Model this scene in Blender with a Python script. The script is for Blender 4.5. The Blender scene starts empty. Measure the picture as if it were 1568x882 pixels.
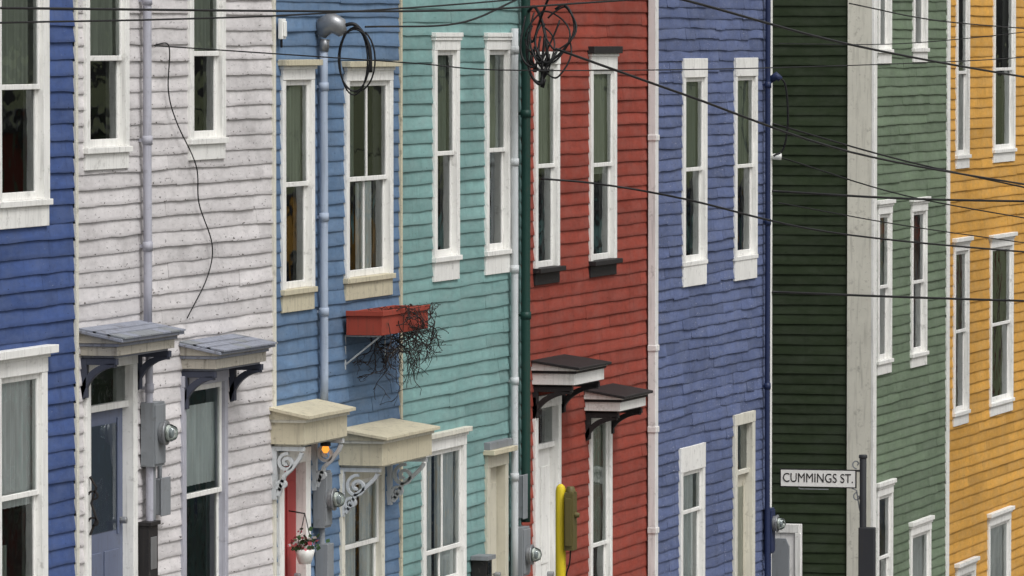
import bpy, math, random
from mathutils import Vector, Matrix, noise
random.seed(7)
sc=bpy.context.scene
COL=bpy.context.collection

# ---------------------------------------------------------------- materials
def lin(c):
    r=[]
    for v in c:
        v/=255.0
        r.append(v/12.92 if v<=0.04045 else ((v+0.055)/1.055)**2.4)
    return tuple(r)+(1.0,)
class NT:
    def __init__(s,name):
        s.m=bpy.data.materials.new(name); s.m.use_nodes=True
        s.t=s.m.node_tree; s.t.nodes.clear()
        s.out=s.t.nodes.new('ShaderNodeOutputMaterial')
    def n(s,typ,ins=None,**props):
        nd=s.t.nodes.new(typ)
        for k,v in props.items(): setattr(nd,k,v)
        if ins:
            for k,v in ins.items():
                sk=nd.inputs[k]
                if hasattr(v,'is_output'): s.t.links.new(v,sk)
                else: sk.default_value=v
        return nd
    def mixc(s,fac,a,b,mode='MIX'):
        nd=s.n('ShaderNodeMix',data_type='RGBA',blend_type=mode)
        for idx,v in ((0,fac),(6,a),(7,b)):
            if hasattr(v,'is_output'): s.t.links.new(v,nd.inputs[idx])
            else: nd.inputs[idx].default_value=v
        return nd.outputs[2]
    def math(s,op,a,b=0.0,c=0.0,clamp=False):
        nd=s.n('ShaderNodeMath',operation=op,use_clamp=clamp)
        for i,v in enumerate((a,b,c)):
            if hasattr(v,'is_output'): s.t.links.new(v,nd.inputs[i])
            else: nd.inputs[i].default_value=v
        return nd.outputs[0]
    def ramp(s,v,lo,hi,a=0.0,b=1.0):
        nd=s.n('ShaderNodeMapRange',{0:v,1:lo,2:hi,3:a,4:b}); nd.clamp=True
        return nd.outputs[0]
    def noise(s,vec,scale,detail=3,rough=.55):
        return s.n('ShaderNodeTexNoise',{'Vector':vec,'Scale':scale,'Detail':detail,'Roughness':rough}).outputs[0]
    def vmul(s,vec,sc_):
        return s.n('ShaderNodeVectorMath',{0:vec,1:sc_},operation='MULTIPLY').outputs[0]
    def fin(s,sh):
        s.t.links.new(sh,s.out.inputs[0]); return s.m
def siding_mat(name,rgb,dirt=.35,peel=.0,peelrgb=(150,150,145),dark=(40,36,34),thr=.70,nk=.70,stk=.6,desat=.10):
    lum=rgb[0]*.3+rgb[1]*.59+rgb[2]*.11; rgb=tuple(q*(1-desat)+lum*desat for q in rgb)
    k=NT(name); base=lin(rgb)
    pos=k.n('ShaderNodeNewGeometry').outputs['Position']
    tint=k.n('ShaderNodeAttribute',attribute_name='tint').outputs['Fac']
    uv=k.n('ShaderNodeUVMap').outputs[0]
    v=k.n('ShaderNodeSeparateXYZ',{0:uv}).outputs[1]
    big=k.noise(pos,.9,3); mid=k.noise(k.vmul(pos,(3,3,9)),2.0,4,.65)
    streak=k.noise(k.vmul(pos,(12,12,1.0)),1.0,3,.6)
    f=k.math('MULTIPLY',k.ramp(tint,0,1,.83,1.10),k.ramp(big,.3,.7,.84,1.1))
    f=k.math('MULTIPLY',f,k.ramp(mid,.25,.75,.82,1.12))
    c=k.mixc(1.0,base,k.n('ShaderNodeCombineColor',{0:f,1:f,2:f}).outputs[0],'MULTIPLY')
    g=sum(rgb)/3*.6+75
    chalk=k.noise(k.vmul(pos,(2,2,5)),1.3,5,.7)
    c=k.mixc(k.ramp(chalk,.42,.72,0,.38),c,lin(tuple(q*.55+g*.45 for q in rgb)))
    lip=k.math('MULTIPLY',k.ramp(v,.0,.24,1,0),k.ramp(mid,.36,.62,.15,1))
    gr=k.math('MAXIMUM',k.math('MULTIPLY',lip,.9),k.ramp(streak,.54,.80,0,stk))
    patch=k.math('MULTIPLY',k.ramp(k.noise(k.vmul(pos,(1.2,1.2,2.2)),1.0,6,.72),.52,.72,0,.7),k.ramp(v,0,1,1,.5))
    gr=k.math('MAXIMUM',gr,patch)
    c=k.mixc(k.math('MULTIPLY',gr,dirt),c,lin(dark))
    chip=k.noise(k.vmul(pos,(9,9,34)),1.6,5,.7)
    msk=k.math('MULTIPLY',k.ramp(chip,thr,thr+.03,0,1),k.ramp(k.noise(pos,1.7,2),.42,.6,.1,1))
    c=k.mixc(k.math('MULTIPLY',msk,peel),c,lin(peelrgb))
    nick=k.noise(k.vmul(pos,(16,16,50)),1.0,2,.6)
    nm=k.math('MULTIPLY',k.ramp(nick,nk,nk+.03,0,1),k.ramp(v,.05,.6,1,.25))
    c=k.mixc(k.math('MULTIPLY',nm,min(1,dirt*1.6)),c,lin(dark))
    grain=k.noise(k.vmul(pos,(5,5,120)),1.5,3,.6)
    h=k.math('ADD',k.math('MULTIPLY',grain,.4),k.math('MULTIPLY',msk,-.7))
    h=k.math('ADD',h,k.math('MULTIPLY',mid,.6))
    bm=k.n('ShaderNodeBump',{'Strength':.5,'Distance':.004,'Height':h}).outputs[0]
    p=k.n('ShaderNodeBsdfPrincipled',{'Base Color':c,'Roughness':.8,'Normal':bm})
    p.inputs['Specular IOR Level'].default_value=.16
    return k.fin(p.outputs[0])
def paint(name,rgb,rough=.5,dirt=.25,dark=(70,62,52),metal=0,bump=.25,spec=.3,chip=0,chiprgb=(120,112,100)):
    k=NT(name); base=lin(rgb)
    pos=k.n('ShaderNodeNewGeometry').outputs['Position']
    a=k.noise(pos,2.2,4,.65); st=k.noise(k.vmul(pos,(30,30,2)),1,3,.6)
    f=k.ramp(a,.25,.75,.88,1.06)
    c=k.mixc(1.0,base,k.n('ShaderNodeCombineColor',{0:f,1:f,2:f}).outputs[0],'MULTIPLY')
    gr=k.math('MAXIMUM',k.ramp(st,.52,.75,0,.8),k.ramp(k.noise(pos,9,4,.7),.58,.72,0,1))
    c=k.mixc(k.math('MULTIPLY',gr,dirt),c,lin(dark))
    if chip:
        cn=k.noise(k.vmul(pos,(20,20,30)),1,5,.7)
        c=k.mixc(k.math('MULTIPLY',k.ramp(cn,.62,.65,0,1),chip),c,lin(chiprgb))
    bm=k.n('ShaderNodeBump',{'Strength':bump,'Distance':.003,'Height':k.noise(k.vmul(pos,(40,40,8)),1,3)}).outputs[0]
    p=k.n('ShaderNodeBsdfPrincipled',{'Base Color':c,'Roughness':rough,'Normal':bm,'Metallic':metal})
    p.inputs['Specular IOR Level'].default_value=spec
    return k.fin(p.outputs[0])
def glass_mat(name):
    k=NT(name)
    pos=k.n('ShaderNodeNewGeometry').outputs['Position']
    bm=k.n('ShaderNodeBump',{'Strength':.4,'Distance':.01,'Height':k.noise(pos,3.0,2)}).outputs[0]
    fr=k.n('ShaderNodeFresnel',{'IOR':1.42,'Normal':bm}).outputs[0]
    gl=k.n('ShaderNodeBsdfGlossy',{'Color':(.9,.95,.95,1),'Roughness':.03,'Normal':bm}).outputs[0]
    tr=k.n('ShaderNodeBsdfTransparent',{'Color':(.88,.92,.90,1)}).outputs[0]
    mx=k.n('ShaderNodeMixShader',{0:fr,1:tr,2:gl})
    return k.fin(mx.outputs[0])
def flat_mat(name,rgb,rough=.8):
    k=NT(name)
    pos=k.n('ShaderNodeNewGeometry').outputs['Position']
    f=k.ramp(k.noise(k.vmul(pos,(14,14,2)),1,4),.3,.7,.8,1.1)
    c=k.mixc(1.0,lin(rgb),k.n('ShaderNodeCombineColor',{0:f,1:f,2:f}).outputs[0],'MULTIPLY')
    return k.fin(k.n('ShaderNodeBsdfPrincipled',{'Base Color':c,'Roughness':rough}).outputs[0])
def ground_mat(name,rgb,rgb2,scale=2,rough=.9):
    k=NT(name)
    pos=k.n('ShaderNodeNewGeometry').outputs['Position']
    n1=k.noise(pos,scale,6,.7)
    c=k.mixc(k.ramp(n1,.35,.65),lin(rgb),lin(rgb2))
    bm=k.n('ShaderNodeBump',{'Strength':.4,'Distance':.01,'Height':k.noise(pos,60,4)}).outputs[0]
    return k.fin(k.n('ShaderNodeBsdfPrincipled',{'Base Color':c,'Roughness':rough,'Normal':bm}).outputs[0])

M={}
M['trim']=paint('trim_white_paint',(232,231,227),.6,.35,chip=.25,chiprgb=(150,146,138))
M['cream']=paint('trim_cream_paint',(198,190,166),.6,.45,chip=.5)
M['creamw']=paint('corner_cream_paint',(214,211,198),.6,.4,chip=.3)
M['glass']=glass_mat('window_glass')
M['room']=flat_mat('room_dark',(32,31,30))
M['roof']=paint('roof_felt',(60,60,62),.85,.3)
M['wallback']=flat_mat('wall_sheathing',(50,46,42))
M['curt']=flat_mat('curtain_cloth',(176,180,168))
M['lace']=flat_mat('curtain_lace',(240,241,242))
M['blind']=flat_mat('blind_cloth',(140,148,140))
M['slate']=paint('canopy_bluegray',(138,142,154),.8,.6,chip=.6,chiprgb=(90,82,74))
M['woodworn']=paint('worn_wood',(182,176,164),.8,.7,chip=.6,chiprgb=(80,70,60))
M['lilac']=paint('pipe_lilac_gray',(172,172,182),.6,.35)
M['pipeblue']=paint('pipe_pale_blue',(160,172,190),.6,.35)
M['pipegray']=paint('pipe_gray',(194,198,200),.6,.35)
M['pipewhite']=paint('pipe_white',(222,220,218),.6,.4)
M['dgreen']=paint('pipe_dark_green',(30,62,55),.5,.3)
M['dblue']=paint('pipe_dark_blue',(38,49,82),.5,.2)
M['black']=paint('black_paint',(36,34,35),.6,.2,chip=.3,chiprgb=(110,105,100))
M['wire']=paint('cable_rubber',(20,20,22),.5,.1)
M['metergray']=paint('meter_gray_metal',(130,134,138),.55,.35)
M['slatedark']=paint('bracket_dark_blue',(62,66,80),.6,.3)
M['red']=paint('planter_red_paint',(150,64,50),.7,.5,chip=.4,chiprgb=(90,50,42))
M['twig']=paint('dead_vine',(44,37,36),.8,.2)
M['metal']=paint('galvanised_metal',(150,152,155),.4,.3,metal=.6)
M['yellow']=paint('yellow_plastic',(208,186,38),.5,.3)
M['olive']=paint('olive_metal',(92,84,48),.5,.35)
M['signwhite']=paint('sign_white',(226,226,222),.5,.12)
M['doorlt']=paint('door_pale',(196,200,206),.5,.3)
M['doorbl']=paint('door_blue',(100,108,130),.5,.3)
M['doorred']=paint('door_red',(156,56,56),.5,.25)
M['doorcream']=paint('door_cream',(200,195,178),.5,.25)
M['pole']=paint('utility_pole_wood',(104,92,80),.85,.5)
M['dkpole']=paint('sign_pole_dark',(50,52,56),.5,.3)
M['flower']=paint('flower_pink',(204,100,112),.7,.1)
M['leaf']=paint('leaf_green',(60,86,52),.7,.1)

# ---------------------------------------------------------------- mesh builder
class MB:
    def __init__(s): s.v=[];s.f=[];s.mi=[];s.mats=[];s.tint=[];s.uv=[];s.sm=[]
    def m(s,name):
        if name not in s.mats: s.mats.append(name)
        return s.mats.index(name)
    def face(s,pts,mat,tint=.5,uv=None,smooth=False):
        b=len(s.v); s.v+= [tuple(p) for p in pts]
        s.f.append(tuple(range(b,b+len(pts)))); s.mi.append(s.m(mat)); s.tint.append(tint)
        s.uv.append(uv or [(0,.5)]*len(pts)); s.sm.append(smooth)
    def idx(s,verts,faces,mat,smooth=False,tint=.5):
        b=len(s.v); s.v+=[tuple(p) for p in verts]
        for f in faces:
            s.f.append(tuple(b+i for i in f)); s.mi.append(s.m(mat)); s.tint.append(tint)
            s.uv.append([(0,.5)]*len(f)); s.sm.append(smooth)
    def box(s,x0,x1,y0,y1,z0,z1,mat):
        v=[(x,y,z) for z in (z0,z1) for y in (y0,y1) for x in (x0,x1)]
        s.idx(v,[(0,2,3,1),(4,5,7,6),(0,1,5,4),(2,6,7,3),(0,4,6,2),(1,3,7,5)],mat)
    def prism_x(s,poly,x0,x1,mat):   # poly list of (y,z)
        n=len(poly); v=[(x0,y,z) for y,z in poly]+[(x1,y,z) for y,z in poly]
        fs=[tuple(range(n))[::-1],tuple(range(n,2*n))]+[(i,(i+1)%n,n+(i+1)%n,n+i) for i in range(n)]
        s.idx(v,fs,mat)
    def tube(s,pts,r,mat,seg=8,caps=True):
        pts=[Vector(p) for p in pts]; n=len(pts); vs=[];fs=[]
        prev=None
        for i,p in enumerate(pts):
            d=(pts[min(i+1,n-1)]-pts[max(i-1,0)]).normalized()
            if prev is None:
                up=Vector((0,0,1)) if abs(d.z)<.9 else Vector((1,0,0))
                a=d.cross(up).normalized()
            else: a=(prev-d*prev.dot(d)).normalized()
            prev=a; b=d.cross(a)
            rr=r[i] if isinstance(r,(list,tuple)) else r
            for j in range(seg):
                t=2*math.pi*j/seg; vs.append(p+a*math.cos(t)*rr+b*math.sin(t)*rr)
        for i in range(n-1):
            for j in range(seg):
                k=(j+1)%seg; fs.append((i*seg+j,i*seg+k,(i+1)*seg+k,(i+1)*seg+j))
        if caps: fs.append(tuple(range(seg))[::-1]); fs.append(tuple((n-1)*seg+j for j in range(seg)))
        s.idx(vs,fs,mat,smooth=True)
    def ribbon(s,pts,w,x0,x1,mat):   # pts (y,z) path thickened by w, extruded in x
        n=len(pts); L=[];R=[]
        for i in range(n):
            a=Vector(pts[max(i-1,0)]);b=Vector(pts[min(i+1,n-1)]);d=(b-a).normalized()
            q=Vector((-d.y,d.x)); ww=w[i] if isinstance(w,list) else w
            L.append(Vector(pts[i])+q*ww/2);R.append(Vector(pts[i])-q*ww/2)
        vs=[];fs=[]
        for i in range(n): vs+=[(x0,L[i].x,L[i].y),(x0,R[i].x,R[i].y),(x1,R[i].x,R[i].y),(x1,L[i].x,L[i].y)]
        for i in range(n-1):
            for j in range(4):
                k=(j+1)%4; fs.append((i*4+j,i*4+k,i*4+4+k,i*4+4+j))
        fs+= [(0,1,2,3),(n*4-4,n*4-3,n*4-2,n*4-1)]
        s.idx(vs,fs,mat)
    def obj(s,name,parent=None,bevel=0):
        me=bpy.data.meshes.new(name); me.from_pydata(s.v,[],s.f)
        for mn in s.mats: me.materials.append(M[mn])
        me.polygons.foreach_set('material_index',s.mi)
        me.polygons.foreach_set('use_smooth',s.sm)
        at=me.attributes.new('tint','FLOAT','FACE'); at.data.foreach_set('value',s.tint)
        u=me.uv_layers.new(name='UVMap'); fl=[]
        for q in s.uv:
            for t in q: fl+=[t[0],t[1]]
        u.data.foreach_set('uv',fl)
        me.update()
        o=bpy.data.objects.new(name,me); COL.objects.link(o)
        if parent: o.parent=parent
        if bevel:
            b=o.modifiers.new('bevel','BEVEL'); b.width=bevel; b.segments=2; b.limit_method='ANGLE'; b.harden_normals=False
        return o
def empty(name):
    o=bpy.data.objects.new(name,None); COL.objects.link(o); o.empty_display_size=.3; return o

def gz(x):
    if x<14: return 8.3
    if x<125: return 8.3-(x-14)*.1035
    return gz(124.99)
# ---------------------------------------------------------------- siding
def clap(mb,T,u0,u1,z0,z1,pitch,mat,openings,wob=1.0,joint=(1.2,3.4),seed=0,step=.2):
    rnd=random.Random(seed); nrow=int(math.ceil((z1-z0)/pitch))
    for r in range(nrow):
        zb=z0+r*pitch; zc=zb+pitch/2
        iv=[(u0,u1)]
        for (a,b,c,d) in openings:
            if c+pitch*.45<zc<d-pitch*.45:
                nv=[]
                for (p,q) in iv:
                    if b<=p or a>=q: nv.append((p,q)); continue
                    if a>p: nv.append((p,a))
                    if b<q: nv.append((b,q))
                iv=nv
        for (p,q) in iv:
            mb.face([T(p,0,zb),T(q,0,zb),T(q,0,zb+pitch),T(p,0,zb+pitch)],'wallback')
            a=p; rowj=rnd.uniform(-.002,.002)*wob
            while a<q-.01:
                L=rnd.uniform(*joint); b=min(q,a+L)
                if q-b<.3: b=q
                tn=rnd.random(); e0=a+.002 if a>p else a; e1=b-.002 if b<q else b
                dz=rnd.uniform(-.003,.003)*wob+rowj; dd=rnd.uniform(-.004,.004)*wob; tilt=rnd.uniform(-.004,.004)*wob
                n=max(1,int((e1-e0)/step)); pr=[]
                for i in range(n+1):
                    t=i/n; u=e0+(e1-e0)*t
                    nz=noise.noise(Vector((u*1.6,r*3.7,seed)))*.0055*wob+noise.noise(Vector((u*6,r*5.1,seed+9)))*.003*wob
                    nd=noise.noise(Vector((u*2.1,r*7.3,seed+3)))*.005*wob
                    bz=zb+dz+nz+tilt*(t-.5); bd=.018+dd*.6+nd
                    pr.append((u,bz,min(.026,max(.009,bd))))
                for i in range(n):
                    A=pr[i];B=pr[i+1]
                    mb.face([T(A[0],A[2],A[1]),T(B[0],B[2],B[1]),T(B[0],.004,zb+pitch+.012),T(A[0],.004,zb+pitch+.012)],mat,tn,
                            [(A[0],0),(B[0],0),(B[0],1),(A[0],1)])
                    mb.face([T(A[0],.0,A[1]),T(B[0],.0,B[1]),T(B[0],B[2],B[1]),T(A[0],A[2],A[1])],mat,tn,[(A[0],0)]*4)
                for e in (pr[0],pr[-1]):
                    mb.face([T(e[0],0,e[1]),T(e[0],e[2],e[1]),T(e[0],.004,zb+pitch)],mat,tn,[(e[0],0),(e[0],0),(e[0],1)])
                a=b
TF=lambda u,d,z:(u,-d,z)

# ---------------------------------------------------------------- windows
def curtain(mb,x0,x1,z0,z1,y,mat,amp=.016,fold=.09,ph=0):
    n=max(8,int((x1-x0)/.015)); P=[]
    for i in range(n+1):
        x=x0+(x1-x0)*i/n
        P.append((x,y+amp*math.sin(x/fold*6.28+ph+1.3*math.sin(x*5+ph))))
    for i in range(n):
        mb.face([(P[i][0],P[i][1],z0),(P[i+1][0],P[i+1][1],z0),(P[i+1][0],P[i+1][1]*1.0,z1),(P[i][0],P[i][1],z1)],mat,smooth=True)
def window(tm,gl,X0,X1,Z0,Z1,head=.12,bot=.17,side=.09,trim='trim',sillm=None,cap=None,capw=.05,caph=.05,rail=.5,cols=1,cu=None,adj=.13,sillproud=.055,capm=None):
    X1=X1-adj; sillm=sillm or trim
    yf=-.036; yb=.13
    zi0=Z0+bot; zi1=Z1-head
    j=lambda:random.uniform(-.002,.002)
    tm.box(X0,X0+side,yf+j(),yb,zi0,zi1,trim)
    tm.box(X1-side,X1,yf+j(),yb,zi0,zi1,trim)
    tm.box(X0,X1,yf-.004,yb,zi1,Z1,trim)
    tm.box(X0-.02,X1+.02,-sillproud,yb,zi0-.045,zi0-.0,sillm)
    tm.box(X0+.004,X1-.004,yf+.004,.02,Z0,zi0-.045,sillm)
    if cap: tm.box(X0-capw,X1+capw,-.03-capw,.02,Z1,Z1+caph,capm or cap); tm.box(X0-.02,X1+.02,-.052,.02,Z1-.03,Z1-.001,trim)
    a=X0+side; b=X1-side; zr=zi0+(zi1-zi0)*(1-rail)
    st=.04
    def sash(z0,z1,y0,bt,tp):
        y1=y0+.026
        tm.box(a,a+st,y0,y1,z0,z1,'trim'); tm.box(b-st,b,y0,y1,z0,z1,'trim')
        tm.box(a+st,b-st,y0,y1,z0,z0+bt,'trim'); tm.box(a+st,b-st,y0,y1,z1-tp,z1,'trim')
        for c in range(1,cols):
            xc=a+(b-a)*c/cols; tm.box(xc-.016,xc+.016,y0+.002,y1,z0+bt,z1-tp,'trim')
        ym=y0+.013
        gl.face([(a+st,ym,z0+bt),(b-st,ym,z0+bt),(b-st,ym,z1-tp),(a+st,ym,z1-tp)],'glass')
    sash(zr-.02,zi1,-.008,.04,.045)
    sash(zi0,zr+.02,.0185,.06,.04)
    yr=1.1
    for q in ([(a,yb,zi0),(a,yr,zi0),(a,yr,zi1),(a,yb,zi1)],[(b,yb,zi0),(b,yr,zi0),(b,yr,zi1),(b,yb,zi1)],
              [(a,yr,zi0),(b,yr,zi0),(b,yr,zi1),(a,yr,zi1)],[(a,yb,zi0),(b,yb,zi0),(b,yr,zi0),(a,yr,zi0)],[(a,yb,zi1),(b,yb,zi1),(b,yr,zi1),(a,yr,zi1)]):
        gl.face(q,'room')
    for c in (cu or []):
        mat,f0,f1,h0,h1=c
        curtain(gl,a+(b-a)*f0,a+(b-a)*f1,zi0+(zi1-zi0)*h0,zi0+(zi1-zi0)*h1,.068,mat,ph=random.random()*6)
    return (X0+.02,X1-.02,Z0,Z1)

def pipe(mb,x,y,z0,z1,r,mat,joints=(),seg=12,wob=.004):
    n=12; mb.tube([(x+wob*math.sin(i*1.1),y,z0+(z1-z0)*i/n) for i in range(n+1)],r,mat,seg)
    for j in joints:
        mb.tube([(x,y,j-.035),(x,y,j+.035)],r+.007,mat,seg)
        mb.box(x-.012,x+.012,y,0,j-.012,j+.012,mat)

def house(Xa,Xb,eave,mat,pitch,seed,wins,openings=(),left=None,right=None,wob=1.0,zlow=None,joint=(1.2,3.4)):
    e=empty('row_house')
    tm=MB();gl=MB();ops=list(openings)
    for w in wins:
        ops.append(window(tm,gl,*w[0],**w[1]))
    wl=MB(); z0=(zlow if zlow is not None else gz(Xb)-.3)
    clap(wl,TF,Xa,Xb,z0,eave,pitch,mat,ops,wob,joint,seed)
    wl.obj('clapboard_wall',e)
    if left: tm.box(Xa,Xa+left[1],-.034,.02,z0,eave,left[0])
    if right: tm.box(Xb-right[1],Xb-.002,-.034,.02,z0,eave,right[0])
    tm.obj('window_frames',e,bevel=.004); gl.obj('window_panes',e)
    sh=MB(); a=Xa+.01;b=Xb-.01
    sh.face([(a,0.01,z0),(a,9,z0),(a,9,eave),(a,0.01,eave)],mat); sh.face([(b,0.01,z0),(b,9,z0),(b,9,eave),(b,0.01,eave)],mat)
    sh.face([(a,9,z0),(b,9,z0),(b,9,eave),(a,9,eave)],mat)
    sh.box(a,b,-.25,9.1,eave,eave+.12,'trim'); sh.box(a+.002,b-.002,-.32,9.12,eave+.12,eave+.2,'roof')
    sh.obj('roof_and_side_walls',e)
    return e

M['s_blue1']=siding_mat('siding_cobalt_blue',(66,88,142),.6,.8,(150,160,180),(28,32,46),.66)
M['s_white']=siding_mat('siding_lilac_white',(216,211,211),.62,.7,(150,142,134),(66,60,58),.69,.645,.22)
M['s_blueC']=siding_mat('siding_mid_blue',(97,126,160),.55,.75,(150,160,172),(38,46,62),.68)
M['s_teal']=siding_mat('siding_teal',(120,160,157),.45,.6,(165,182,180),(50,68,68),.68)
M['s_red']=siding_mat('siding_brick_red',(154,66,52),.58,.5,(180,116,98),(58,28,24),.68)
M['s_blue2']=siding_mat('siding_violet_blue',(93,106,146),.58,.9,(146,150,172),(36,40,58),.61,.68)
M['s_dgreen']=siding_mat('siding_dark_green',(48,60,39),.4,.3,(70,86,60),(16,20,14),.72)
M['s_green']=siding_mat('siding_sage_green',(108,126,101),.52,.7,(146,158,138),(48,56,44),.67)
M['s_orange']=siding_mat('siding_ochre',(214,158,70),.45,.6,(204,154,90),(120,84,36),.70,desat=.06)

D=dict
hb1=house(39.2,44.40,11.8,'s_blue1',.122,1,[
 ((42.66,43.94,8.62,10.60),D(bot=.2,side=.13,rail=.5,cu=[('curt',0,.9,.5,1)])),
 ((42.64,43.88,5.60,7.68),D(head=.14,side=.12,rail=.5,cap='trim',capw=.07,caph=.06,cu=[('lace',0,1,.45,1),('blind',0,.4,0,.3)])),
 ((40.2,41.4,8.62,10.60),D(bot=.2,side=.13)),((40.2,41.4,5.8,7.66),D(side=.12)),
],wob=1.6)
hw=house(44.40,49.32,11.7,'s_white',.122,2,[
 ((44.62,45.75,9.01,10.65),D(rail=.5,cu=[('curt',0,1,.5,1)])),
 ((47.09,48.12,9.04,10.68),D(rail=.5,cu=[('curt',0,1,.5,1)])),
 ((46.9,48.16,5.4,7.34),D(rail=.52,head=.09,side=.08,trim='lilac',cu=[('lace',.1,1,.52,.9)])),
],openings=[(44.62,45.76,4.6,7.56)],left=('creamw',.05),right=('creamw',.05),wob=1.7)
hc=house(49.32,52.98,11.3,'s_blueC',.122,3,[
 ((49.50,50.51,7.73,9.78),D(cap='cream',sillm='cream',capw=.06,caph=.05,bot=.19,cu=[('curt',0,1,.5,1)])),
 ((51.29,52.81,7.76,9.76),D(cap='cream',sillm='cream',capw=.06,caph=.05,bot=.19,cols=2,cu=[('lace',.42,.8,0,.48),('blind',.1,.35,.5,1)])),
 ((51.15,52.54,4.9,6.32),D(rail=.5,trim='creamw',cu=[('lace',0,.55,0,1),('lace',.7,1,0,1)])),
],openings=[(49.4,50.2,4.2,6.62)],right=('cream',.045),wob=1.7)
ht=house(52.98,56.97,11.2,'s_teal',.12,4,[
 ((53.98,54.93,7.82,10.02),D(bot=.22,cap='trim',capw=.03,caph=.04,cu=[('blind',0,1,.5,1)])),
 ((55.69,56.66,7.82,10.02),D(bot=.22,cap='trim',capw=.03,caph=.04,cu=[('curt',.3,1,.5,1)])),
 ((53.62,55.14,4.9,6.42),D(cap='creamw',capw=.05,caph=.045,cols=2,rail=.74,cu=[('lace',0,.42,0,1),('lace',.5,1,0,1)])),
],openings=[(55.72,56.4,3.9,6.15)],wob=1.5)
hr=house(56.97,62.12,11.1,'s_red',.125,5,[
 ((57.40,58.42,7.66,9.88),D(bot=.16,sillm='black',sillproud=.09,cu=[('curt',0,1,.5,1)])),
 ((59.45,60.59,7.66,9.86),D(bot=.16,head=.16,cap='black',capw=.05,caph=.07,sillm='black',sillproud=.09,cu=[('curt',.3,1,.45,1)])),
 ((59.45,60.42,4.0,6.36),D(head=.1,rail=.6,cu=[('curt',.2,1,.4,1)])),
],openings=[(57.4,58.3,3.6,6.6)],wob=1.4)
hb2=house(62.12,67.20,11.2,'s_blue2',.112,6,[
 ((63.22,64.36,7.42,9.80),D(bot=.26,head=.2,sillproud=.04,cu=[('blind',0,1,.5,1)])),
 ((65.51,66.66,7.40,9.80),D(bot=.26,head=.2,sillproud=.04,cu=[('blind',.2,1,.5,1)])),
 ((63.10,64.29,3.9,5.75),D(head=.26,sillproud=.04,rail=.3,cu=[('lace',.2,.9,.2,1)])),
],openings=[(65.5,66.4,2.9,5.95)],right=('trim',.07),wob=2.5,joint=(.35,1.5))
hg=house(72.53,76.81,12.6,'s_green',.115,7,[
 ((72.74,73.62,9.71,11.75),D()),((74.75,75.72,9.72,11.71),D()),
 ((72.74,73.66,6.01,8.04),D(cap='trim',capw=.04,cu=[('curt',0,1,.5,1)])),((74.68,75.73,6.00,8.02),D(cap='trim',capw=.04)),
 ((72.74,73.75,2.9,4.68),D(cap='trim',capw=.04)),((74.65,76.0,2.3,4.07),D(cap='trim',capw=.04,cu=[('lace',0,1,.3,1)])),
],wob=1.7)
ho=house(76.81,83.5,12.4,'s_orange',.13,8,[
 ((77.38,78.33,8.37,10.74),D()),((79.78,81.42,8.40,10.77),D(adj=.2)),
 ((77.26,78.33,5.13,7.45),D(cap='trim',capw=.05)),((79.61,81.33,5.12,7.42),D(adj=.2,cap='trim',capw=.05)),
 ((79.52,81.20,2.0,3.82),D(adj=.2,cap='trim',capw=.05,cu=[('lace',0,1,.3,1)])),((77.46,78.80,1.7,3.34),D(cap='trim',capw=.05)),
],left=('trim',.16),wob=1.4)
sw=MB(); TS=lambda u,d,z:(72.53-d,u,z)
clap(sw,TS,.29,9.0,1.9,12.6,.118,'s_dgreen',[],1.2,seed=21)
sw.obj('side_clapboard_wall',hg)
cb=MB(); cb.box(72.49,72.52,.0,.29,1.9,12.6,'creamw'); cb.box(72.49,72.66,-.034,-.001,1.9,12.6,'trim'); cb.obj('corner_boards',hg,bevel=.004)
cb=MB(); cb.box(67.20,67.235,-.034,.12,2.4,11.2,'trim'); cb.obj('corner_board',hb2,bevel=.004)

# ---------------------------------------------------------------- doors
def door(parent,x0,x1,z0,z1,leaf,frame='trim',leafm='doorlt',glz=None,trans=None,side=.1,rec=.05,name='front_door'):
    mb=MB();g=MB()
    mb.box(x0,x0+side,-.04,.13,z0,z1,frame); mb.box(x1-side,x1,-.04,.13,z0,z1,frame); mb.box(x0,x1,-.044,.13,z1,z1+.12,frame)
    a=x0+side;b=x1-side;zt=z1
    if trans:
        mb.box(a,b,.0,.06,z1-trans-.05,z1-trans,frame); g.face([(a,.03,z1-trans),(b,.03,z1-trans),(b,.03,z1),(a,.03,z1)],'glass'); zt=z1-trans-.05
        g.face([(a,.3,z1-trans),(b,.3,z1-trans),(b,.3,z1),(a,.3,z1)],'room')
    mb.box(a,b,rec,rec+.04,z0,zt,leafm)
    w=b-a
    for (h0,h1) in ((.12,.42),(.5,.92)):
        for (f0,f1) in ((.12,.46),(.54,.88)):
            if glz and h0>.4:
                continue
            mb.box(a+w*f0,a+w*f1,rec-.012,rec,z0+(zt-z0)*h0,z0+(zt-z0)*h1,leafm)
    if glz:
        g.face([(a+w*.15,rec-.004,z0+(zt-z0)*.5),(a+w*.85,rec-.004,z0+(zt-z0)*.5),(a+w*.85,rec-.004,z0+(zt-z0)*.94),(a+w*.15,rec-.004,z0+(zt-z0)*.94)],'glass')
        for q in ((.12,.15,.48,.96),(.85,.88,.48,.96)): mb.box(a+w*q[0],a+w*q[1],rec-.015,rec,z0+(zt-z0)*q[2],z0+(zt-z0)*q[3],leafm)
    mb.tube([(b-.08,rec-.06,z0+1.0),(b-.08,rec,z0+1.0)],.028,'metal',10)
    mb.box(x0,x1,-.3,.1,z0-.12,z0,'metergray'); mb.box(x0-.1,x1+.1,-.6,-.3,z0-.25,z0-.12,'metergray')
    mb.obj(name,parent,bevel=.004); g.obj('door_glazing',parent)
door(hw,44.60,45.78,5.30,7.50,1,leafm='doorbl',trans=.28,glz=True)
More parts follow.
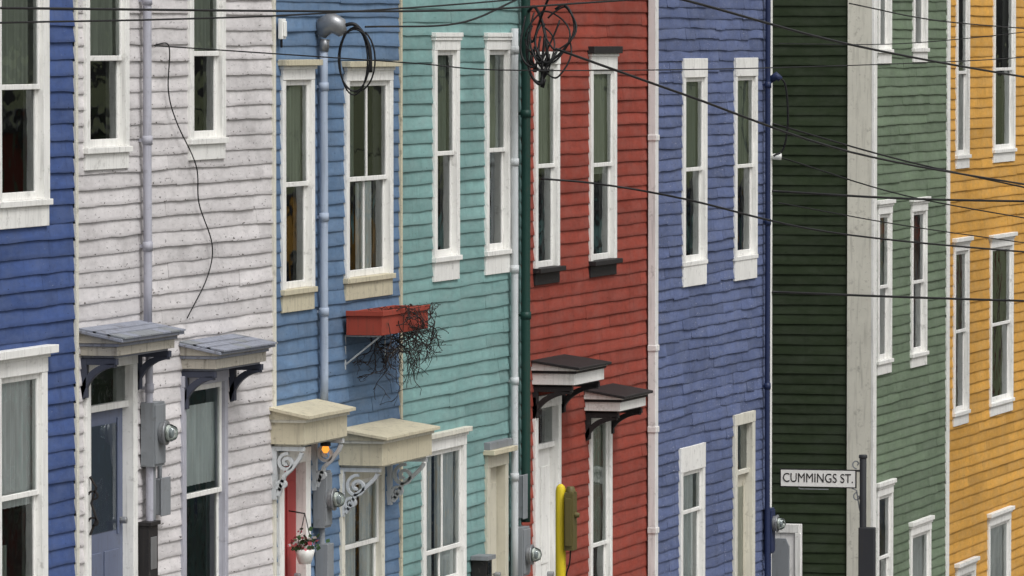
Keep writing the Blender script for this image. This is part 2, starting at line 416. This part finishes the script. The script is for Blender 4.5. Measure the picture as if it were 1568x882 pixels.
door(hc,49.38,50.24,4.5,6.46,1,leafm='doorred',glz=False,side=.13)
door(ht,55.70,56.42,4.0,6.03,1,frame='doorcream',leafm='doorcream')
door(hr,57.38,58.32,3.85,6.48,1,trans=.35,leafm='trim',side=.1)
door(hb2,65.48,66.42,3.0,5.84,1,frame='creamw',leafm='doorcream',glz=True,trans=.5,side=.12)
cm=MB(); cm.box(55.66,56.46,-.12,.0,6.155,6.20,'cream'); cm.box(55.68,56.44,-.07,.0,6.20,6.27,'metergray'); cm.obj('door_cap',ht,bevel=.004)

# ---------------------------------------------------------------- canopies & brackets
def spiral(cy,cz,r0,r1,a0,a1,n=26):
    return [(cy+(r0+(r1-r0)*i/n)*math.cos(a0+(a1-a0)*i/n),cz+(r0+(r1-r0)*i/n)*math.sin(a0+(a1-a0)*i/n)) for i in range(n+1)]
def scroll_bracket(mb,x,zt,d,h,mat,sc_=1.0):
    x0,x1=x-.022,x+.022
    mb.box(x0-.006,x1+.006,-.05,-.0,zt-h,zt,mat)
    mb.box(x0-.006,x1+.006,-d,-.05,zt-.035,zt,mat)
    c=Vector((-.05-d*.30,zt-.035-d*.34))
    mb.ribbon(spiral(c.x,c.y,d*.27,d*.05,math.radians(100),math.radians(100-560)),.026,x0,x1,mat)
    c2=(-.05-.16*d,zt-h*.72)
    mb.ribbon(spiral(c2[0],c2[1],d*.16,d*.03,math.radians(-80),math.radians(-80+480)),.024,x0,x1,mat)
    mb.ribbon([(-d*.93,zt-.05),(-d*.86,zt-h*.22),(-d*.62,zt-h*.42),(-d*.40,zt-h*.55),(-d*.30,zt-h*.74),(-.06,zt-h*.93)],.03,x0,x1,mat)
def curve_bracket(mb,x,zt,d,h,mat):
    x0,x1=x-.03,x+.03
    mb.box(x0,x1,-.055,0,zt-h,zt,mat); mb.box(x0,x1,-d,-.055,zt-.05,zt,mat)
    pts=[]
    for i in range(13):
        t=i/12*math.pi/2
        pts.append((-d*.95+ (d*.90)*math.sin(t)*1.0, zt-.05-(h*.86)*(1-math.cos(t))))
    mb.ribbon(pts,[.03+.022*math.sin(i/12*math.pi) for i in range(13)],x0,x1,mat)
def canopy(parent,x0,x1,zt,zb,d,roofm,facem,trimm,style,brm,bh,bx=(.05,.05),rise=0):
    mb=MB()
    rz=zt-.075
    mb.prism_x([(-d,rz+.032),(-d,rz),(0,rz),(0,zt),(-.06,zt)],x0,x1,facem)
    mb.prism_x([(-d-.03,rz+.034),(-d-.03,rz+.008),(-.015,zt+.002),(-.015,zt+.026)],x0-.03,x1+.03,roofm)
    mb.box(x0+.03,x1-.03,-d+.03,0,zb,rz-.026,facem)
    mb.box(x0+.012,x1-.012,-d+.012,0,rz-.025,rz-.001,trimm)
    mb.box(x0+.07,x1-.07,-d+.07,0,zb-.02,zb-.001,trimm)
    for bxx in (x0+bx[0]+.03,x1-bx[1]-.03):
        (scroll_bracket if style=='scroll' else curve_bracket)(mb,bxx,zb-.021,d*.86,bh,brm)
    mb.obj('door_canopy',parent,bevel=.004)
canopy(hw,44.50,45.90,7.79,7.62,.34,'slate','woodworn','slate','curve','slatedark',.30)
canopy(hw,46.88,48.24,7.58,7.40,.33,'slate','woodworn','slate','curve','slatedark',.30)
canopy(hc,49.20,50.46,6.94,6.66,.33,'cream','cream','creamw','scroll','pipegray',.44)
canopy(hc,51.10,52.66,6.65,6.36,.43,'cream','cream','creamw','scroll','pipegray',.42)
canopy(hr,57.33,58.48,6.93,6.72,.46,'black','trim','black','curve','black',.30)
canopy(hr,59.27,60.34,6.55,6.36,.40,'black','trim','black','curve','black',.26)
for (x0,x1,zt) in ((44.48,45.92,7.79),(46.86,48.26,7.58)):
    mb=MB()
    for r in range(3):
        x=x0
        while x<x1-.02:
            w=random.uniform(.16,.3); xe=min(x1,x+w); t=.012
            sl=(.075-.014)/.34
            ya=-.385+r*.115; za=zt-.075+.036+(ya+.37)*sl+.002
            mb.prism_x([(ya,za),(ya,za+t),(ya+.14,za+t+.14*sl),(ya+.14,za+.14*sl)],x+.003,xe-.003,'slate' if random.random()<.8 else 'metergray')
            x=xe
    mb.obj('canopy_shingles',hw)
# ---------------------------------------------------------------- downspouts
mb=MB(); pipe(mb,45.92,-.075,7.80,11.6,.034,'lilac',(9.22,8.40,10.3)); pipe(mb,45.95,-.075,4.95,7.6,.03,'lilac',(7.3,6.0)); mb.obj('downspout',hw)
mb=MB(); pipe(mb,50.52,-.07,6.93,9.95,.036,'pipeblue',(9.6,8.5,7.7)); mb.obj('downspout',hc)
mb=MB(); pipe(mb,56.52,-.07,4.9,10.1,.036,'pipegray',(9.9,8.85,7.85,6.8,5.9)); mb.obj('downspout',ht)
mb=MB(); pipe(mb,56.86,-.085,5.45,11.0,.045,'dgreen',(9.3,7.4)); mb.obj('downspout',hr)
mb=MB(); mb.box(61.72,61.84,-.11,-.03,3.6,11.0,'pipewhite')
for z in (9.0,6.86,6.03,5.0): mb.box(61.71,61.85,-.12,-.028,z-.03,z+.03,'pipewhite')
mb.box(61.95,62.119,-.04,.0,3.4,11.1,'pipewhite'); mb.obj('downspout',hr,bevel=.006)
mb=MB(); pipe(mb,66.86,-.07,3.2,11.0,.03,'dblue',(9.5,8.0,6.2)); mb.obj('downspout',hb2)

# ---------------------------------------------------------------- electric meters
def meter(x0,x1,z0,z1,d,zm,mat='metergray',extra=None):
    e=MB()
    e.box(x0,x1,-d,-.02,z0,z1,mat); e.box(x0+.01,x1-.01,-d-.012,-d,z0+.02,z1-.02,mat)
    xc=(x0+x1)/2; r=.085
    e.tube([(xc,-d-.012,zm),(xc,-d-.05,zm)],r,'metal',20)
    e.tube([(xc,-d-.05,zm),(xc,-d-.065,zm)],r+.012,'metal',20)
    e.tube([(xc,-d-.065,zm),(xc,-d-.10,zm),(xc,-d-.135,zm),(xc,-d-.15,zm)],[.07,.068,.05,.012],'glass',16)
    e.tube([(xc,-d-.066,zm),(xc,-d-.085,zm)],.06,'signwhite',14); e.tube([(xc,-d-.085,zm),(xc,-d-.11,zm)],.04,'metergray',14)
    e.tube([(xc,-d*.55,z0),(xc,-d*.55,z0-.5)],.028,mat,10)
    if extra: extra(e)
    e.obj('electric_meter',bevel=.004)
meter(45.90,46.16,6.69,7.19,.13,6.95)
def ex1(e): e.box(50.42,50.60,-.13,-.02,5.42,5.74,'metergray')
meter(50.36,50.56,5.88,6.36,.12,6.12,extra=ex1)
meter(56.55,56.80,4.96,5.42,.14,5.16)
meter(66.92,67.12,4.35,4.85,.09,4.68,mat='dblue')
mb=MB(); mb.box(46.14,46.34,-.10,-.02,6.3,6.58,'metergray'); mb.tube([(46.24,-.06,6.58),(46.24,-.06,6.7)],.02,'metergray'); mb.box(46.13,46.35,-.115,-.10,6.29,6.59,'metergray'); mb.obj('utility_box',bevel=.006)
mb=MB(); mb.box(45.80,46.02,-.12,-.03,5.3,6.24,'black'); mb.box(45.79,46.03,-.14,-.03,6.24,6.27,'black'); mb.box(45.84,45.98,-.126,-.12,5.9,6.15,'metal'); mb.obj('mailbox',bevel=.006)
mb=MB(); mb.box(55.22,55.42,-.16,-.02,5.05,5.22,'black'); mb.box(55.19,55.45,-.19,-.02,5.22,5.26,'metergray'); mb.box(55.25,55.39,-.165,-.16,5.08,5.2,'glass'); mb.obj('wall_lantern',bevel=.004)
mb=MB(); mb.box(56.66,56.80,-.11,-.03,5.5,5.9,'metergray'); mb.box(56.65,56.81,-.12,-.11,5.49,5.91,'metergray'); mb.obj('utility_box',bevel=.006)
mb=MB(); mb.box(49.36,49.46,-.075,-.035,10.0,10.17,'signwhite'); mb.box(49.38,49.44,-.09,-.075,10.02,10.15,'signwhite'); mb.tube([(49.41,-.05,10.0),(49.41,-.05,9.93)],.012,'wire',6); mb.obj('utility_box',bevel=.006)
mb=MB()
for z in (6.55,6.35): mb.ribbon(spiral(-.08,z,.05,.015,0,5.2),.014,44.63,44.65,'black')
mb.ribbon([(-.05,6.7),(-.10,6.62),(-.06,6.5),(-.10,6.38),(-.05,6.26)],.014,44.63,44.65,'black'); mb.obj('door_ironwork',hw)
k=NT('lamp_glow'); M['lampglow']=k.fin(k.n('ShaderNodeEmission',{'Color':(1,.36,.05,1),'Strength':1.3}).outputs[0])
mb=MB(); mb.tube([(50.30,-.15,6.61),(50.30,-.15,6.58)],.045,'black',12); mb.tube([(50.30,-.15,6.58),(50.30,-.15,6.55),(50.30,-.15,6.52)],[.025,.034,.015],'lampglow',12); mb.obj('porch_lamp')
mb=MB(); c=Vector((49.75,-.14,5.75)); mb.tube([c+Vector((0,0,-.12)),c+Vector((0,0,-.05)),c],[.05,.075,.085],'signwhite',14)
for s_ in (-.07,.07): mb.tube([c+Vector((0,s_,0)),c+Vector((0,0,.3))],.004,'wire',4)
mb.tube([c+Vector((0,0,.3)),c+Vector((0,.14,.32))],.006,'wire',5)
for i in range(160):
    p=c+Vector((random.gauss(0,.05),random.gauss(0,.06),abs(random.gauss(.03,.06)))); a=random.random()*6.28; r=random.uniform(.012,.025)
    u=Vector((math.cos(a),math.sin(a),random.uniform(-.6,.6)))*r; v=u.cross(Vector((random.random(),random.random(),random.random()))).normalized()*r
    mb.face([p-u,p+v,p+u,p-v],random.choice(['leaf','flower','leaf','signwhite']))
mb.obj('hanging_flower_pot')
# ---------------------------------------------------------------- planter with bare vine
mb=MB(); x0,x1,y0,y1,z0,z1=51.22,52.62,-.37,-.05,7.47,7.67
mb.box(x0,x1,y0,y0+.02,z0,z1,'red');mb.box(x0,x1,y1-.02,y1,z0,z1,'red');mb.box(x0,x0+.02,y0+.02,y1-.02,z0,z1,'red');mb.box(x1-.02,x1,y0+.02,y1-.02,z0,z1,'red')
mb.box(x0+.02,x1-.02,y0+.02,y1-.02,z0+.002,z1-.06,'twig'); mb.box(x0-.015,x1+.015,y0-.015,y0+.0,z1-.035,z1+.01,'red'); mb.box(x0-.015,x0,y0,y1,z1-.035,z1+.01,'red')
for x in (x0+.1,x1-.12):
    mb.tube([(x,-.01,z0-.01),(x,y0+.04,z0-.01)],.009,'pipegray',6); mb.tube([(x,-.01,z0-.26),(x,y0+.06,z0-.02)],.009,'pipegray',6); mb.tube([(x,-.01,z0-.3),(x,-.01,z0)],.009,'pipegray',6)
mb.obj('window_planter_box',bevel=.003)
mb=MB(); rv=random.Random(11)
def twig(p,d,L,r,depth):
    pts=[p];n=int(L/.03)+2
    for i in range(n):
        d=(d+Vector((rv.gauss(0,.22),rv.gauss(0,.26),rv.gauss(-.03,.26)))).normalized()
        if p.z>7.69 and d.z>0: d.z=-.2
        if p.y>-.06: d.y=-abs(d.y)
        if p.y<-.47 : d.y=abs(d.y)*.5
        p=p+d*.03; pts.append(p)
        if depth<3 and rv.random()<.24: twig(p,(d+Vector((rv.gauss(0,.8),rv.gauss(0,.9),rv.gauss(-.1,.6)))).normalized(),L*.55,r*.75,depth+1)
    mb.tube(pts,r,'twig',4)
for i in range(14):
    twig(Vector((rv.uniform(51.3,52.6),-.385,rv.uniform(7.5,7.68))),Vector((rv.gauss(.6,.6),-.3,rv.uniform(-.9,.1))).normalized(),rv.uniform(.25,.5),.0042,0)
for i in range(11):
    twig(Vector((rv.uniform(51.5,52.6),rv.uniform(-.3,-.1),rv.uniform(7.42,7.46))),Vector((rv.gauss(.4,.6),rv.gauss(-.5,.5),-.8)).normalized(),rv.uniform(.25,.42),.0045,0)
mb.obj('bare_vine')

# ---------------------------------------------------------------- cables
def smooth(pts,k=8):
    P=[Vector(p) for p in pts]; P=[P[0]*2-P[1]]+P+[P[-1]*2-P[-2]]; o=[]
    for i in range(1,len(P)-2):
        for j in range(k):
            t=j/k;a,b,c,d=P[i-1],P[i],P[i+1],P[i+2]
            o.append(.5*((2*b)+(c-a)*t+(2*a-5*b+4*c-d)*t*t+(3*b-a-3*c+d)*t**3))
    o.append(P[-2]); return o
def cable(pts,r,name='overhead_cable',mat='wire',seg=6):
    mb=MB(); mb.tube(smooth(pts),r,mat,seg); return mb.obj(name)
Y=-2.5
cable([(33,Y,10.19),(36.07,Y,10.19),(45.09,Y,10.21),(50,Y,10.3),(56,Y,10.45)],.009)
cable([(33,Y,10.06),(36.07,Y,10.10),(39.17,Y,10.13),(42.47,Y,10.18),(48,Y,10.32),(56,Y,10.6)],.007)
cable([(43.74,Y,10.09),(46.15,Y,10.12),(47.83,Y,10.31),(50,Y,10.6)],.008)
cable([(46.17,-.05,9.95),(49.1,-1.2,9.81),(50.5,-1.8,9.74),(58.5,-2.2,9.73),(69,Y,9.80),(76.6,-1.5,9.95)],.006)
cable([(48,Y,10.62),(53.38,Y,10.34),(59.99,Y,9.95),(69,Y,9.58),(76.6,Y,9.36)],.012)
cable([(49.42,-2.4,9.92),(53.39,Y,9.51),(60,Y,8.9),(69.02,Y,8.38),(76.6,Y,8.0)],.011)
cable([(57.3,-.1,8.68),(57.7,-.6,8.62),(58.6,-1.2,8.46),(63,-1.6,8.02),(69.4,-2.3,7.62),(76.6,Y,7.3)],.011)
cable([(67.2,-.05,8.33),(71,-.7,8.16),(75.5,-1.35,8.02),(77,-1.4,8.0)],.015)
cable([(67.2,-.05,7.22),(71,-.7,7.02),(75.5,-1.35,6.8),(77,-1.4,6.75)],.015)
cable([(67.2,-.05,9.07),(71,-.7,8.6),(75.5,-1.35,8.17),(77,-1.4,8.05)],.010)
cable([(67.25,-.12,8.70),(71,-.7,8.2),(75.5,-1.35,7.8),(77,-1.4,7.7)],.008)
cable([(60,Y,10.35),(64,Y,10.2),(69,Y,10.12),(76.6,-1.5,10.1)],.007)
cable([(67.25,-.1,9.95),(71,-.7,9.95),(75.5,-1.35,10.1),(77,-1.4,10.2)],.006)
cable([(67.25,-.1,8.2),(71,-.7,7.85),(75.5,-1.35,7.5),(77,-1.4,7.4)],.007)
cable([(46.2,-.05,9.96),(46.52,-.05,9.94),(46.50,-.05,9.6),(46.7,-.05,9.35),(47.15,-.06,9.0),(47.25,-.05,8.7),(47.58,-.05,8.36),(47.45,-.05,8.1),(46.95,-.05,7.8)],.0055,'wall_cable')
cable([(67.0,-.12,9.6),(67.05,-.22,9.5),(67.05,-.25,9.1),(67.05,-.2,8.8),(67.0,-.1,8.72)],.012,'service_cable_loop')
mb=MB(); mb.tube([(66.9,-.08,9.55),(66.9,-.16,9.60),(66.9,-.2,9.56)],[.04,.045,.035],'dblue',10); mb.tube([(67.2,-.02,8.71),(67.2,-.14,8.71)],[.03,.04],'signwhite',10); mb.obj('service_weatherhead')
mb=MB(); c=Vector((50.52,-.14,10.08))
mb.tube([(50.52,-.07,9.9),(50.52,-.08,10.0)],.042,'metal',12)
mb.tube([c+Vector((0,.10,-.05)),c+Vector((0,.06,.03)),c+Vector((0,0,.06)),c+Vector((0,-.06,.03)),c+Vector((0,-.10,-.04))],[.05,.085,.095,.08,.04],'metal',14)
mb.obj('service_weatherhead')
mb=MB(); rr=random.Random(3)
for i in range(3):
    cy,cz=-.33+rr.uniform(-.02,.02),9.83+rr.uniform(-.02,.02); a=.13+rr.uniform(-.02,.02); b=.26+rr.uniform(-.02,.03)
    mb.tube([(50.5+.04*i+.05*math.sin(t*.6),cy+a*math.cos(t),cz+b*math.sin(t)) for t in [k_*6.4/30+i for k_ in range(31)]],.0075,'wire',6)
mb.tube(smooth([(50.52,-.2,10.1),(50.55,-.34,10.12),(50.6,-.44,9.95),(50.6,-.46,9.72)]),.018,'wire',6)
mb.obj('service_cable_coil')
mb=MB()
def loop(cy,cz,a,b,ph,L,sk,r,x=56.3):
    mb.tube([(x+.12*math.sin(t),cy+a*math.cos(t)+sk*math.sin(t)+.02*math.sin(3*t+cy*9),cz+b*math.sin(t)) for t in [ph+k_*L/28 for k_ in range(29)]],r,'wire',6)
loop(-.45,10.02,.20,.24,0,6.2,.04,.009); loop(-.52,10.05,.16,.27,1,5.6,-.05,.012); loop(-.38,9.92,.13,.22,2,5.5,.06,.008)
loop(-.57,10.10,.14,.20,.5,6,0,.009); loop(-.30,10.08,.10,.34,3.3,3.4,.02,.011); loop(-.42,9.88,.10,.18,3.0,3.4,.0,.014)
loop(-.50,9.90,.16,.26,2.8,3.6,.05,.009); loop(-.34,9.98,.08,.40,3.0,3.5,.05,.013); loop(-.44,10.2,.12,.42,3.2,3.2,-.05,.009)
mb.tube(smooth([(56.86,-.1,10.25),(56.7,-.22,10.3),(56.5,-.36,10.1),(56.4,-.42,9.8),(56.4,-.36,9.62)]),.016,'wire',6)
mb.tube(smooth([(56.86,-.1,10.05),(56.7,-.2,9.98),(56.5,-.33,10.2),(56.4,-.48,10.5)]),.013,'wire',6)
mb.tube(smooth([(56.4,-.28,9.9),(56.4,-.25,9.7),(56.4,-.34,9.6),(56.4,-.44,9.72)]),.012,'wire',6)
for i in range(7):
    q=Vector((56.4,-.36+rr.uniform(-.08,.08),9.72+rr.uniform(-.1,.22))); mb.tube([q,q+Vector((0,rr.uniform(-.03,.03),-.08))],.02,'wire',8)
mb.tube([(56.5,-.5,9.85),(56.5,-.46,9.80),(56.5,-.4,9.78)],.03,'signwhite',8)
mb.obj('service_cable_coil')
for (x,y) in ((32.9,-2.5),(77.1,-1.9)):
    mb=MB(); z=gz(x); mb.tube([(x,y,z-.5),(x,y,z+5),(x,y,z+10.0)],[.17,.15,.12],'pole',14); mb.box(x-.05,x+.05,y-1.1,y+1.1,z+9.2,z+9.32,'pole')
    for q in (-1,-.5,.5,1): mb.tube([(x,y+q,z+9.32),(x,y+q,z+9.45)],[.03,.04],'signwhite',8)
    mb.obj('utility_pole')
# ---------------------------------------------------------------- street name sign
e=empty('street_name_sign')
sx,sy=64.0,-1.77; mb=MB(); zg=gz(sx)+.13
mb.tube([(sx,sy,zg),(sx,sy,5.64)],.037,'dkpole',14); mb.tube([(sx,sy,5.62),(sx,sy,5.66)],.046,'dkpole',14)
mb.box(sx-.05,sx+.05,sy-.13,sy+.04,zg+.7,4.90,'dkpole'); mb.obj('post',e,bevel=.01)
mb=MB(); ya,yb_=-1.70,-.88; z0,z1=5.305,5.50
mb.box(sx-.008,sx+.008,ya,yb_,z0,z1,'wire'); mb.box(sx-.0105,sx+.0105,ya+.012,yb_-.012,z0+.012,z1-.012,'signwhite'); mb.obj('sign_plate',e)
mb=MB()
mb.box(sx-.008,sx+.008,sy+.03,ya+.03,z1-.02,z1-.0,'dkpole'); mb.ribbon(spiral(ya-.0,z1+.06,.05,.012,-1.6,4.2),.012,sx-.006,sx+.006,'metergray')
mb.ribbon(spiral(ya-.01,z0-.09,.05,.012,1.6,-4.2),.012,sx-.006,sx+.006,'metergray'); mb.ribbon([(ya+.05,z0),(ya+.0,z0-.02),(ya-.03,z0-.2),(sy+.03,z0-.24)],.012,sx-.006,sx+.006,'metergray')
mb.ribbon([(ya+.3,z0-.015),(ya+.6,z0-.015),(ya+.62,z0-.005)],.01,sx-.006,sx+.006,'metergray')
mb.obj('scroll_bracket',e)
cu=bpy.data.curves.new('lettering','FONT'); cu.body='CUMMINGS ST.'; cu.size=.118; cu.extrude=.001; cu.align_x='CENTER'; cu.align_y='CENTER'; cu.space_character=1.0
to=bpy.data.objects.new('lettering',cu); COL.objects.link(to); to.parent=e
bpy.context.view_layer.update()
wd=max(.01,to.dimensions.x); sxx=.75/wd
mt=Matrix(((0,0,-1,0),(-1,0,0,0),(0,1,0,0),(0,0,0,1)))
to.matrix_world=Matrix.Translation((sx-.013,(ya+yb_)/2,(z0+z1)/2))@mt@Matrix.Diagonal((sxx,1.15,1,1)); cu.materials.append(M['wire'])
# ---------------------------------------------------------------- yellow post with olive box
e=MB(); x,y=53.0,-1.47
zg=gz(x)+.13
e.tube([(x,y,zg),(x,y,6.04),(x,y,6.08),(x,y,6.10)],[.046,.046,.036,.012],'yellow',16)
e.box(x-.07,x+.07,y-.13,y-.05,5.52,6.03,'olive'); e.tube([(x,y-.09,6.03),(x,y-.09,6.08)],[.05,.03],'olive',12); e.tube([(x,y-.13,5.83),(x,y-.17,5.83)],[.03,.02],'olive',10)
e.box(x-.09,x+.01,y-.118,y-.062,5.56,5.98,'olive')
e.tube([(x,y,5.75),(x,y-.06,5.75)],.02,'black',8); e.tube(smooth([(x,y-.09,5.52),(x,y-.08,5.4),(x,y-.05,5.3),(x,y-.03,5.1)]),.008,'wire',6)
e.obj('yellow_signal_post',bevel=.01)
# ---------------------------------------------------------------- gate at the cross street corner
e=MB(); X=68.0
e.box(X,X+.06,-.19,1.4,2.6,4.60,'pipewhite'); e.box(X-.02,X-.001,-.17,.9,4.50,4.6,'trim'); e.box(X-.02,X-.001,-.19,-.12,2.6,4.5,'trim')
e.prism_x([(-.06,2.75),(-.06,4.35),(-.02,4.44),(.3,4.44),(.3,2.75)],X-.03,X-.001,'metergray')
e.obj('wooden_gate',bevel=.006)

# ---------------------------------------------------------------- ground, street, pavement
M['asphalt']=ground_mat('asphalt',(62,62,64),(78,77,76),3); M['concrete']=ground_mat('pavement_concrete',(150,147,140),(128,125,118),2)
M['grass']=ground_mat('ground_grass',(70,82,46),(92,92,60),.5)
def strip(name,xs,y0,y1,dz,mat,thick=0):
    mb=MB()
    for i in range(len(xs)-1):
        a,b=xs[i],xs[i+1]; za,zb=gz(a)+dz,gz(b)+dz
        mb.face([(a,y0,za),(b,y0,zb),(b,y1,zb),(a,y1,za)],mat)
        if thick:
            for yy in (y0,y1): mb.face([(a,yy,za-thick),(b,yy,zb-thick),(b,yy,zb),(a,yy,za)],mat)
    mb.obj(name)
allx=[-800,-200,0,14,40,60,67.2,72.53,90,125,200,600,2500]
strip('ground',allx,-1500,1500,-.02,'grass')
strip('street',[-200,0,14,40,60,67.2,72.53,90,125,260],-14,-2.2,-.012,'asphalt')
mb=MB(); mb.face([(67.25,-2.2,gz(67.2)-.008),(72.4,-2.2,gz(72.4)-.008),(72.4,60,gz(72.4)-.008),(67.25,60,gz(67.2)-.008)],'asphalt'); mb.obj('cross_street')
strip('pavement',[-50,14,40,60,67.2],-2.2,-.03,.13,'concrete',.2)
strip('pavement',[72.53,90,125,200],-2.2,-.03,.13,'concrete',.2)
strip('pavement',[-50,14,40,60,90,125,200],-18,-14,.13,'concrete',.2)
mb=MB()
for i in range(40):
    a=16+i*2.6
    mb.face([(a,-8.15,gz(a)-.006),(a+1.4,-8.15,gz(a+1.4)-.006),(a+1.4,-8.03,gz(a+1.4)-.006),(a,-8.03,gz(a)-.006)],'yellow')
mb.obj('road_marking')
cols=['s_orange','s_blueC','s_white','s_red','s_green','s_teal','s_blue2']
x=78;i=0
while x<175:
    w=random.uniform(4.6,6.5); z=gz(x+w)-.3; ev=gz(x)+random.uniform(7.2,9.5); e=MB(); mt_=cols[i%7]; yy=-20.0
    e.box(x,x+w-.02,yy-9,yy,z,ev,mt_); e.box(x-.05,x+w+.03,yy-9.2,yy+.3,ev,ev+.2,'roof')
    for zz in (gz(x)+.9,gz(x)+4.2):
        for xx in (x+.6,x+w-1.7):
            e.box(xx,xx+1.1,yy,yy+.05,zz,zz+1.9,'trim'); e.box(xx+.12,xx+.98,yy+.05,yy+.06,zz+.12,zz+1.78,'black')
    e.obj('opposite_house'); x+=w; i+=1

# ---------------------------------------------------------------- light, sky
w=bpy.data.worlds.new('World'); sc.world=w; w.use_nodes=True; t=w.node_tree; bg=t.nodes['Background']
sky=t.nodes.new('ShaderNodeTexSky'); sky.sky_type='NISHITA'; sky.sun_disc=False
el=math.radians(56); az=math.radians(215)
sky.sun_elevation=el; sky.sun_rotation=az; sky.dust_density=5; sky.air_density=1.0; sky.ozone_density=1
hs=t.nodes.new('ShaderNodeHueSaturation'); hs.inputs['Saturation'].default_value=.05
t.links.new(sky.outputs[0],hs.inputs['Color']); t.links.new(hs.outputs[0],bg.inputs[0]); bg.inputs[1].default_value=.15
ld=bpy.data.lights.new('sun','SUN'); ld.energy=1.45; ld.angle=math.radians(20); ld.color=(1,.98,.955)
so=bpy.data.objects.new('sun',ld); COL.objects.link(so)
sd=Vector((math.sin(az)*math.cos(el),math.cos(az)*math.cos(el),math.sin(el)))
so.rotation_euler=sd.to_track_quat('Z','Y').to_euler()
# ---------------------------------------------------------------- camera
cd=bpy.data.cameras.new('camera'); cam=bpy.data.objects.new('camera',cd); COL.objects.link(cam)
cam.location=(0,-15.8,10); a=math.atan(2676/9600); p=math.atan(381/9600)
F=Vector((math.cos(a)*math.cos(p),math.sin(a)*math.cos(p),-math.sin(p)))
cam.rotation_euler=(-F).to_track_quat('Z','Y').to_euler()
cd.sensor_width=36; cd.lens=36*9600/1568; cd.clip_end=4000; cd.clip_start=.5
sc.camera=cam
sc.view_settings.view_transform='Standard'; sc.view_settings.look='None'; sc.view_settings.exposure=0
